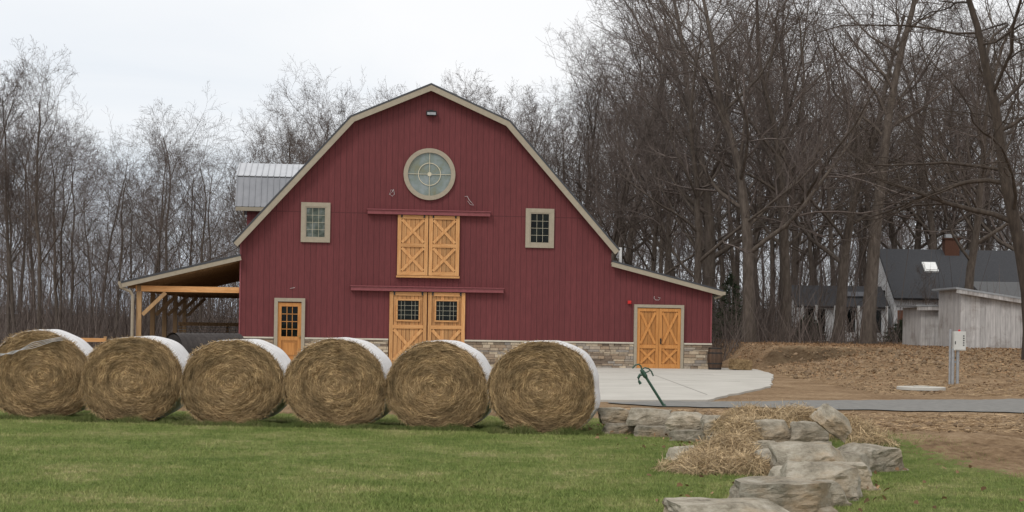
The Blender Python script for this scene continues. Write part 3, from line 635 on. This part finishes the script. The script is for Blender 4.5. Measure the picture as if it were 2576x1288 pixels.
# ------------------------------------------------------------ grass blades
m_,nt,bb=nodes('grass_blade'); v=objc(nt); c=scl(nt,grasscol(nt,v),attr(nt,'tint')); nt.links.new(c,bb.inputs['Base Color']); bb.inputs['Roughness'].default_value=.7; bb.inputs['Specular IOR Level'].default_value=.2
M_BLADE=m_
n=430000; u=R.uniform(0,1,n); Y=12.2*(27.6/12.2)**u; X=R.uniform(-1,1,n)*(.335*Y+.3)
ga=grassamt(X,Y); ok=R.uniform(0,1,n)<ga; X=X[ok];Y=Y[ok]; m=len(X)
Z=Hb(X,Y); hh=R.uniform(.015,.042,m)*(1+.6*(R.uniform(0,1,m)>.93))
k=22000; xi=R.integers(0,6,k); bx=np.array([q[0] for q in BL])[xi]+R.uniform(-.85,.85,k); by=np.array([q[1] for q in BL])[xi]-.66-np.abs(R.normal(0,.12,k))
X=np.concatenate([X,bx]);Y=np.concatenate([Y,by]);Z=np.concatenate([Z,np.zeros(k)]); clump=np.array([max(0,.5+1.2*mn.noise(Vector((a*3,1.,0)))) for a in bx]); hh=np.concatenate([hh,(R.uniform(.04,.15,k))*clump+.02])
m=len(X); an=R.uniform(0,2*np.pi,m); ln=R.normal(0,.55,(m,2)); w=R.uniform(.004,.008,m)
base=np.stack([X,Y,Z-.005],1); side=np.stack([np.cos(an),np.sin(an)*.4,np.zeros(m)],1)*(w/2)[:,None]
tip=base+np.stack([ln[:,0]*hh,ln[:,1]*hh,hh],1)
V=np.stack([base-side,base+side,tip],1).reshape(-1,3); F=np.arange(m*3).reshape(-1,3)
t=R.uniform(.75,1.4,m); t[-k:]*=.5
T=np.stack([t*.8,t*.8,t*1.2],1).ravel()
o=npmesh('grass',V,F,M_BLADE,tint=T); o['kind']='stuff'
# ------------------------------------------------------------ small things
hy=empty('yard_hydrant',(3.06,31.6,0),(0,math.radians(-33),0)); hy.scale=(.8,.8,.8)
b=MB(); b.tube([(0,0,-.05),(0,0,.90)],.034,8); b.tube([(0,0,.0),(0,0,.06)],.055,8); b.obj('standpipe',M_GREEN,hy)
b=MB(); b.tube([(0,0,.84),(0,0,.90),(0,0,1.04),(0,0,1.10)],[.035,.06,.055,.035],10); b.tube([(-.03,0,.98),(-.10,0,1.0),(-.17,0,.96),(-.20,0,.88),(-.20,0,.80)],[.04,.036,.034,.032,.038],8); b.obj('spout_head',M_GREEN,hy)
b=MB(); b.tube([(0,0,1.06),(.04,0,1.17),(.02,0,1.24),(-.06,0,1.27),(-.17,0,1.24)],.022,6); b.tube([(0,0,1.1),(.10,0,1.09),(.17,0,1.02),(.19,0,.92),(.17,0,.80)],.020,6); b.tube([(.0,0,.98),(.16,0,.96)],.018,6); b.obj('lever_handle',M_GREEN,hy)
top(hy,'leaning dark green yard hydrant with lever handle','hydrant')
br=empty('wooden_barrel',(7.32,57.2,.045)); n=24; b=MB()
hs=np.linspace(0,.80,9); vs=[];fs=[]
for j,z in enumerate(hs):
    rr_=.225+.055*math.sin(math.pi*z/.8)
    for i in range(n): vs.append((rr_*math.cos(2*math.pi*i/n),rr_*math.sin(2*math.pi*i/n),z))
for j in range(8):
    for i in range(n): fs.append((j*n+i,j*n+(i+1)%n,(j+1)*n+(i+1)%n,(j+1)*n+i))
fs.append(tuple(8*n+i for i in range(n)))
b.add(vs,fs); b.t=[.7+.5*random.Random(i%n).random() for i in range(len(b.t))]; b.obj('staves',M_OAK,br)
for z in(.03,.2,.58,.75):
    b=MB(); rr_=.232+.055*math.sin(math.pi*z/.8); b.tube([(0,0,z),(0,0,z+.04)],rr_+.003,24); b.obj('hoop',M_BLACK,br)
top(br,'dark wooden barrel with iron hoops by barn corner','barrel')
m=1800; P=R.uniform(-1,1,(m,3))*np.array([.36,.2,.17]); ax=R.integers(0,3,m); 
for q,s_ in enumerate((.36,.2,.17)): P[ax==q,q]=np.sign(P[ax==q,q])*s_
D=R.normal(size=(m,3)); D/=np.linalg.norm(D,axis=1,keepdims=True)
sb=empty('square_hay_bale',(8.25,57.2,.23),(0,.05,.3))
V,F,T=strands(P,D,R.uniform(.05,.15,m),R.uniform(.006,.012,m),R.uniform(.5,1.0,m)); o=npmesh('loose_straw',V,F,M_HAYST,tint=T); o.parent=sb
b=MB(); b.box((0,0,0),(.70,.39,.33),tint=.6); b.obj('packed_hay',M_HAYST,sb)
top(sb,'small rectangular hay bale against the dirt bank','hay bale')
b=MB(); n=32; b.tube([(0,0,0),(0,0,.07),(0,0,.075)],[.62,.62,.60],n); b.tube([(0,0,.075),(0,0,.10)],.2,16); 
o=b.obj('manhole_cover',M_CONC,None,(10.65,41.3,float(Hb(10.65,41.3))+.05)); top(o,'round concrete manhole cover set in bare soil','manhole cover')
zb=float(Hb(12.6,45)); mb=empty('electrical_box',(12.55,45,zb)); mb.scale=(1.12,1.12,1.08)
b=MB()
for q in(-.05,.07): b.tube([(q,0,-.1),(q,0,.95)],.04,10)
b.box((0,.03,.6),(.2,.03,.06)); b.tube([(-.12,.02,-.1),(-.12,.02,1.45)],.03,8); b.obj('post',M_GALV,mb)
b=MB(); b.box((.10,0,1.15),(.30,.16,.50)); b.box((.10,-.085,1.15),(.27,.012,.46)); b.obj('box_body',M_BOX,mb)
b=MB()
for q in range(5): b.box((.19,-.094,1.28-.06*q),(.035,.006,.03))
b.box((-.02,-.094,1.1),(.02,.01,.08)); b.obj('marking',M_BLACK,mb)
b=MB(); b.tube([(.10,0,1.40),(.10,0,1.43),(.10,0,1.445)],[.03,.03,.015],10); b.obj('warning_light',M_RED,mb)
top(mb,'grey electrical control box on galvanised posts','electrical box')
# ------------------------------------------------------------ house and sheds
ho=empty('house',(20.4,85,.8)); 
b=MB(); b.prism([(0,0),(7,0),(7,2.75),(3.5,5.1),(0,2.75)],0,8.4,axis='x'); b.obj('wall',M_WSIDE,ho)
b=MB(); b.box((4.3,-.03,.9),(8.2,.06,1.8)); b.obj('brick_wall',M_BRICK,ho)
b=MB(); b.strip([(-.5,2.45),(3.5,5.25),(7.5,2.45)],0,.12,-.12,8.8,axis='x'); rf=b.obj('roof',M_SHING,ho)
b=MB(); b.box((3.9,3.3,5.35),(.8,.6,.9),tint=.4); b.box((3.9,3.3,5.84),(.9,.7,.08),tint=.3); b.box((3.75,3.3,6.0),(.35,.3,.2),mi=1); b.obj('chimney',[M_BRICK,M_GALV],rf)
b=MB(); b.box((2.4,1.9,4.20),(.75,.9,.1),rot=(.61,0,0)); b.box((2.4,1.88,4.26),(.6,.7,.06),rot=(.61,0,0),tint=1.2); b.obj('skylight',M_WHITE,rf)
b=MB(); b.box((-.02,2.6,2.3),(.06,1.1,1.2)); b.obj('window',M_GLASS,ho)
b=MB(); b.prism([(-7,0),(0.,0),(0.,2.1),(-3.5,3.1),(-7,2.1)],3.4,9.5,axis='x'); ell=b.obj('ell_wall',M_BRICK,ho)
b=MB(); b.strip([(-7.5,2.05),(-3.5,3.3),(-.3,2.4)],0,.12,3.0,10,axis='x'); b.obj('ell_roof',M_SHINGL,ell)
b=MB(); b.tube([(6.6,-3.6,3.1),(6.6,-3.6,4.5),(6.6,-3.6,4.6)],[.08,.08,.14],8); b.obj('flue_pipe',M_BLACK,ell)
b=MB(); b.box((6.2,-4.2,3.35),(.7,.5,.3)); b.obj('roof_vent',M_GALV,ell)
b=MB(); b.prism([(0,0),(3.6,0),(3.6,2.05),(1.8,3.0),(0,2.05)],-5.0,-.3,axis='x'); po=b.obj('sunroom_wall',M_WSIDE,ho)
b=MB(); b.strip([(-.3,1.95),(1.8,3.1),(3.9,1.95)],0,.1,-5.3,-.28,axis='x'); b.box((-1.9,.75,2.62),(1.2,.5,.08),rot=(.5,0,0),tint=2.5); b.obj('sunroom_roof',M_SHING,po)
for q in(-4.5,-3.9,-2.3,-.9): 
    b=MB(); b.box((q,-.02,1.2),(.45,.05,1.2)); b.obj('window',M_GLASS,po)
for q in(-4.95,-4.2,-3.2,-1.95,-.45): 
    b=MB(); b.box((q,-.3,1.0),(.12,.12,2.0)); b.obj('porch_post',M_WHITE,po)
top(ho,'white and brick house with dark shingle roof','house')
def shed(x,y,z,w,d,hl,hr,lab):
    e=empty('garden_shed',(x,y,z)); b=MB(); b.prism([(0,0),(w,0),(w,hr),(0,hl)],0,d); b.obj('wall',M_SHED,e)
    b=MB(); b.strip([(-.25,hl+.03),(w+.2,hr+.03)],-.07,0,-.25,d+.2); b.strip([(-.2,hl+.03),(w+.2,hr+.03)],.003,.16,-.23,-.2,mi=1); b.obj('roof',[M_GALV,M_SHED],e)
    top(e,lab,'shed')
shed(17.75,63,.6,5.5,3.2,2.6,1.75,'weathered grey plank shed with sloping metal roof')
shed(17.1,66.6,.68,2.6,3,1.85,1.9,'low weathered board lean-to shed')
# ------------------------------------------------------------ trees
def grow(seed,H,spread,up,lim=14,nch=(13,8,7,4),r0=None,lean=(0,0),start=.3,minr=.0055,maxlvl=4,wg=(.10,.22,.26,.28,.3)):
    r=random.Random(seed); segs=[]; r0=r0 or H*.0085; g=[0]
    def norm(a): 
        l=math.sqrt(a[0]**2+a[1]**2+a[2]**2) or 1; return (a[0]/l,a[1]/l,a[2]/l)
    NS=(12,8,6,3,2)
    def br(p,d,L,rad,lvl):
        ns=NS[lvl]; st=L/ns; pts=[p]; rr=[rad]; dirs=[d]; end=rad*(.2 if lvl==0 else .3)
        for i in range(ns):
            w=wg[lvl]*(1 if lvl else .5+1.1*i/ns); u=up[lvl]
            d=norm((d[0]+r.uniform(-w,w)+ (lean[0] if lvl==0 else 0),d[1]+r.uniform(-w,w)+(lean[1] if lvl==0 else 0),d[2]+r.uniform(-w,w)*.8+u))
            p=(p[0]+d[0]*st,p[1]+d[1]*st,p[2]+d[2]*st); pts.append(p); dirs.append(d)
            t=(i+1)/ns; rr.append(max(rad+(end-rad)*t,minr*.8))
        segs.append((lvl,pts,rr))
        if lvl>=maxlvl: return
        nc=nch[lvl]; nc=max(2,int(nc*r.uniform(.75,1.25)+.5)); s0=start if lvl==0 else .18
        for j in range(nc):
            t=s0+(1-s0)*(j+r.random())/nc; q=t*ns; i=min(int(q),ns-1); f=q-i
            a,b_=pts[i],pts[i+1]; P=(a[0]+(b_[0]-a[0])*f,a[1]+(b_[1]-a[1])*f,a[2]+(b_[2]-a[2])*f); dd=dirs[i+1]
            g[0]+=2.4+r.uniform(-.6,.6); az=g[0]
            ux,uy,uz=(dd[1],-dd[0],0) if abs(dd[2])<.95 else (1,0,0); l=math.sqrt(ux*ux+uy*uy) or 1; ux/=l;uy/=l
            vx,vy,vz=dd[1]*uz-dd[2]*uy,dd[2]*ux-dd[0]*uz,dd[0]*uy-dd[1]*ux
            an=r.uniform(.5,1.05)*(spread if lvl==0 else 1.0); ca,sa=math.cos(an),math.sin(an); c,s=math.cos(az),math.sin(az)
            nd=norm((dd[0]*ca+(ux*c+vx*s)*sa,dd[1]*ca+(uy*c+vy*s)*sa,dd[2]*ca+(uz*c+vz*s)*sa))
            if lvl==0: cl=H*lim*(1.0-.55*(t-s0)/(1-s0))*r.uniform(.65,1.25)
            else: cl=L*(.62 if lvl==1 else .52)*(1.05-.5*t)*r.uniform(.65,1.35)
            br(P,nd,cl,max((rr[i])*(.48 if lvl==0 else .55)*r.uniform(.7,1.1),minr),lvl+1)
    br((0,0,-.3),norm((lean[0]*2,lean[1]*2,1)),H*.84,r0,0); return segs
def treemesh(segs,cut=1,sides=(8,5,4,3,3)):
    a=MB();b=MB()
    for lvl,p,rr in segs: 
        if lvl==0: rr=[rr[0]*1.35]+rr[1:]
        (a if lvl<=cut else b).tube(p,rr,sides[lvl],cap=False)
    return a,b
UPF=(.03,.07,.06,.04,.02)
specs=[
 dict(seed=1,H=15,spread=.85,up=UPF,lim=.42,start=.28,minr=.0048),dict(seed=2,H=15,spread=.75,up=UPF,lim=.38,start=.32,minr=.0048),
 dict(seed=3,H=15,spread=.95,up=UPF,lim=.42,start=.25,minr=.0048),dict(seed=4,H=15,spread=.7,up=(.03,.09,.07,.04,.02),lim=.27,start=.4,r0=.11,minr=.0048),
 dict(seed=5,H=15,spread=1.0,up=(.03,.06,.05,.03,.02),lim=.46,start=.25,minr=.0048),
 dict(seed=6,H=21,spread=1.1,up=(.02,.06,.05,.03,.02),lim=.44,start=.2,nch=(16,9,6,4),r0=.32,wg=(.14,.26,.30,.30,.30)),
 dict(seed=7,H=21,spread=1.0,up=(.02,.07,.05,.03,.02),lim=.42,start=.25,nch=(16,9,6,4),r0=.27,wg=(.12,.25,.3,.3,.3)),
 dict(seed=8,H=21,spread=.9,up=(.02,.08,.05,.03,.02),lim=.38,start=.3,nch=(16,9,6,4),r0=.21,wg=(.11,.24,.28,.3,.3))]
protos=[]
for s in specs:
    a,b=treemesh(grow(**s)); ta=a.obj('trunk',M_BARK,smooth=True); tb=b.obj('crown',M_TWIG)
    ma,mb_=ta.data,tb.data; bpy.data.objects.remove(ta); bpy.data.objects.remove(tb)
    protos.append((ma,mb_,max(v.co.z for v in mb_.vertices)))
def place(pi,x,y,h,rz,label,grp='bare trees of the wood'):
    ma,mb_,H=protos[pi]; e=empty('bare_tree',(x,y,float(Hb(x,y))),(rnd.uniform(-.05,.05),rnd.uniform(-.05,.05),rz)); s=h/H; e.scale=(s,s,s)
    for nm,me in(('trunk',ma),('crown',mb_)):
        o=bpy.data.objects.new(nm,me); COL.objects.link(o); o.parent=e
    top(e,label,'tree',grp)
def toph(q,y):
    yy=np.interp(q,[-.40,-.29,-.26,-.22,-.16,-.13,-.07,-.03,.0,.03,.06],[600,620,450,620,590,640,670,650,610,740,950])
    return 1.64+yy*y/4000
for row,(y0,y1,nn) in enumerate([(76,82,9),(84,96,15),(98,110,20)]):
    for i in range(nn):
        q=-.36+.40*(i+rnd.random())/nn; y=rnd.uniform(y0,y1); x=q*y
        if -17<x<2 and y<79: y+=5; x=q*y
        place(rnd.choice([0,1,2,3,4]),x,y,float(toph(q,y))*rnd.uniform(.78,1.03),rnd.uniform(0,6.28),rnd.choice(['slender bare tree with ascending grey branches','leafless hardwood tree in the wood behind the barn']))
for q,y,hh,p in[(-.312,76,14.0,3),(-.297,74,14.6,1),(-.325,75,13.6,3)]: place(p,q*y,y,hh,rnd.uniform(0,6),'tall slender bare tree at the edge of the wood')
for row,(y0,y1,nn) in enumerate([(78,86,8),(90,102,15),(104,118,18)]):
    for i in range(nn):
        q=.045+.315*(i+rnd.random())/nn; y=rnd.uniform(y0,y1); x=q*y
        if row==0 and (17.<x<30): continue
        if 15<x<32 and 76<y<93: y=rnd.uniform(94,104); x=q*y
        place(rnd.choice([5,6,7,7,2,4]),x,y,rnd.uniform(17,24),rnd.uniform(0,6.28),rnd.choice(['leafless oak with wide crooked limbs','bare woodland tree with dark trunk']))
for q,y,h,p in[(.150,70,20,5),(.172,73,21,6),(.116,72,18,6),(.205,75,19,5),(.085,80,15,6),(.285,74,19,6)]:
    place(p,q*y,y,h,rnd.uniform(0,6),'large leafless oak with thick dark limbs')
for x,y,h,p in[(17.2,79,5.5,2),(15.2,78,5,0),(13.6,77,5,4),(19.9,77,4,3)]:
    place(p,x,y,h,rnd.uniform(0,6),'thin bare sapling in the brush near the house')
def special(spec,x,y,label,mt=M_BARK,mc=M_TWIG):
    a,b=treemesh(grow(**spec)); e=empty('bare_tree',(x,y,float(Hb(x,y)))); a.obj('trunk',mt,e,smooth=True); b.obj('crown',mc,e); top(e,label,'tree','bare trees of the wood')
special(dict(seed=41,H=22,spread=1.0,up=(.0,.05,.05,.03,.02),lim=.24,start=.4,nch=(14,7,6,4),r0=.34,lean=(.008,0),wg=(.05,.25,.3,.3,.3)),15.9,71,'tall leaning bare tree with a thick straight trunk')
special(dict(seed=47,H=19,spread=1.35,up=(.0,.0,.02,.01,.0),lim=.42,start=.28,nch=(15,9,6,4),r0=.29,minr=.007,lean=(-.010,0),wg=(.13,.36,.38,.36,.34)),18.0,55,'gnarled bare oak with wide dark crooked branches',M_BARKD,M_BARKD)
def tomesh(seed,H,spread,lim):
    a,b=treemesh(grow(seed=seed,H=H,spread=spread,up=UPF,lim=lim,start=.15,nch=(14,8,6,0),maxlvl=3,minr=.010,r0=.085),cut=9,sides=(4,3,3,3,3))
    return np.array(a.v),np.array(a.f)
lows=[tomesh(91,14,.9,.36),tomesh(92,14,1.,.4),tomesh(93,14,.8,.32)]
Vs=[];Fs=[];o_=0
for i in range(230):
    q=-.42+.84*(i+rnd.random())/230; y=rnd.uniform(118,165); x=q*y; V,F=lows[i%3]
    h=(float(toph(q,y))*rnd.uniform(.38,.60) if q<.04 else rnd.uniform(12,20)); s=h/14; a=rnd.uniform(0,6.28)
    ca,sa=math.cos(a)*s,math.sin(a)*s
    VV=np.stack([V[:,0]*ca-V[:,1]*sa+x,V[:,0]*sa+V[:,1]*ca+y,V[:,2]*s+float(Hb(x,y))],1)
    Vs.append(VV);Fs.append(F+o_);o_+=len(V)
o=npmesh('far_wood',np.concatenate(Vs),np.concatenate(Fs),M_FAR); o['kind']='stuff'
n=48000; Y=R.uniform(68,135,n); X=R.uniform(-.37,.37,n)*Y
bx_=(X+9.62)*.9945+(Y-56.15)*.1045; by_=-(X+9.62)*.1045+(Y-56.15)*.9945
ok=~((bx_>-4.8)&(bx_<18)&(by_<19))&~((X>14.5)&(X<31)&(Y<93)&(Y>79.5))&~((X>16.5)&(Y<70.5)); ok&=~((X>15)&(Y<80)&(R.uniform(0,1,n)<.6)); X=X[ok];Y=Y[ok]; n=len(X)
L=(R.exponential(1.1,n)+.4)*np.where(Y>95,1.9,1); L=np.minimum(L,7.5); D=np.stack([R.normal(0,.35,n),R.normal(0,.35,n),np.ones(n)],1); D/=np.linalg.norm(D,axis=1,keepdims=True)
P=np.stack([X,Y,Hb(X,Y)],1)+D*(L/2)[:,None]
V,F,T=strands(P,D,L,R.uniform(.012,.03,n),R.uniform(.6,1.3,n))
o=npmesh('undergrowth',V,F,M_TWIG,tint=T); o['kind']='stuff'
def conifer(x,y,h,w,label,name,n=5000):
    e=empty(name,(x,y,float(Hb(x,y)))); b=MB(); b.tube([(0,0,-.1),(0,0,h*.95)],[.07,.02],6,cap=False); b.obj('trunk',M_BARK,e)
    z=R.uniform(.06,1,n); rr=w*(1-z)**.7*R.uniform(.3,1.1,n)*(1+.3*np.sin(z*40)); t=R.uniform(0,6.28,n)
    P=np.stack([rr*np.cos(t),rr*np.sin(t),z*h],1); D=np.stack([np.cos(t),np.sin(t),R.normal(.1,.5,n)],1)+R.normal(0,.4,(n,3)); D/=np.linalg.norm(D,axis=1,keepdims=True)
    V,F,T=strands(P,D,R.uniform(.1,.3,n),R.uniform(.02,.05,n),R.uniform(.5,1.4,n),-.05)
    o=npmesh('crown',V,F,M_EVER,tint=T); o.parent=e; top(e,label,'tree' if 'tree' in name else 'shrub')
conifer(10.4,76,3.2,1.3,'sparse young evergreen beside the wood','evergreen_tree',1100)
conifer(15.6,84,1.3,1.0,'low dark evergreen shrub beside the house','evergreen_shrub')
conifer(20.9,83.8,1.4,1.3,'rounded green shrub against the brick wall','evergreen_shrub')
# ------------------------------------------------------------ camera, light, world
cam=bpy.data.cameras.new('camera'); co=bpy.data.objects.new('camera',cam); COL.objects.link(co)
cam.sensor_width=36; cam.lens=36*4000/2576; cam.shift_y=166/2576; cam.clip_end=3000
co.matrix_world=Matrix.Translation((0,0,1.64))@Matrix.Rotation(math.pi/2,4,'X')@Matrix.Rotation(.016,4,'Z')
scene.camera=co
sd=Vector((-.45,-.75,.95)).normalized()
sl=bpy.data.lights.new('sun','SUN'); sl.energy=1.45; sl.angle=math.radians(20); sl.color=(1,.965,.92)
so=bpy.data.objects.new('sun',sl); COL.objects.link(so); so.rotation_euler=sd.to_track_quat('Z','Y').to_euler()
w=bpy.data.worlds.new('World'); scene.world=w; w.use_nodes=True; nt=w.node_tree; nt.nodes.clear()
out=N(nt,'ShaderNodeOutputWorld'); bg=N(nt,'ShaderNodeBackground'); nt.links.new(bg.outputs[0],out.inputs[0])
sky=N(nt,'ShaderNodeTexSky',sky_type='NISHITA'); sky.sun_disc=False; sky.sun_elevation=math.asin(sd.z); sky.sun_rotation=math.atan2(sd.x,sd.y)
tc=N(nt,'ShaderNodeTexCoord'); mp=N(nt,'ShaderNodeMapping'); mp.inputs['Scale'].default_value=(1,1,5); mp.inputs['Location'].default_value=(.3,0,.2); nt.links.new(tc.outputs['Generated'],mp.inputs[0])
f=noi(nt,mp.outputs[0],2.2,6,.5,.6); sp=N(nt,'ShaderNodeSeparateXYZ'); nt.links.new(tc.outputs['Generated'],sp.inputs[0])
el=mth(nt,'MULTIPLY',sp.outputs[2],3.0,clamp=True)
el=mth(nt,'ADD',el,mth(nt,'MULTIPLY',sp.outputs[0],.6))
ff=mth(nt,'ADD',mth(nt,'MULTIPLY',f,.7),mth(nt,'MULTIPLY',el,.6),clamp=True)
cl=ramp(nt,ff,[(.2,(.62,.70,.82)),(.42,(.79,.84,.90)),(.68,(.98,.98,.985))])
skc=scl(nt,sky.outputs[0],.09)
mix=mixc(nt,.92,skc,cl); nt.links.new(mix,bg.inputs[0]); bg.inputs[1].default_value=1.06
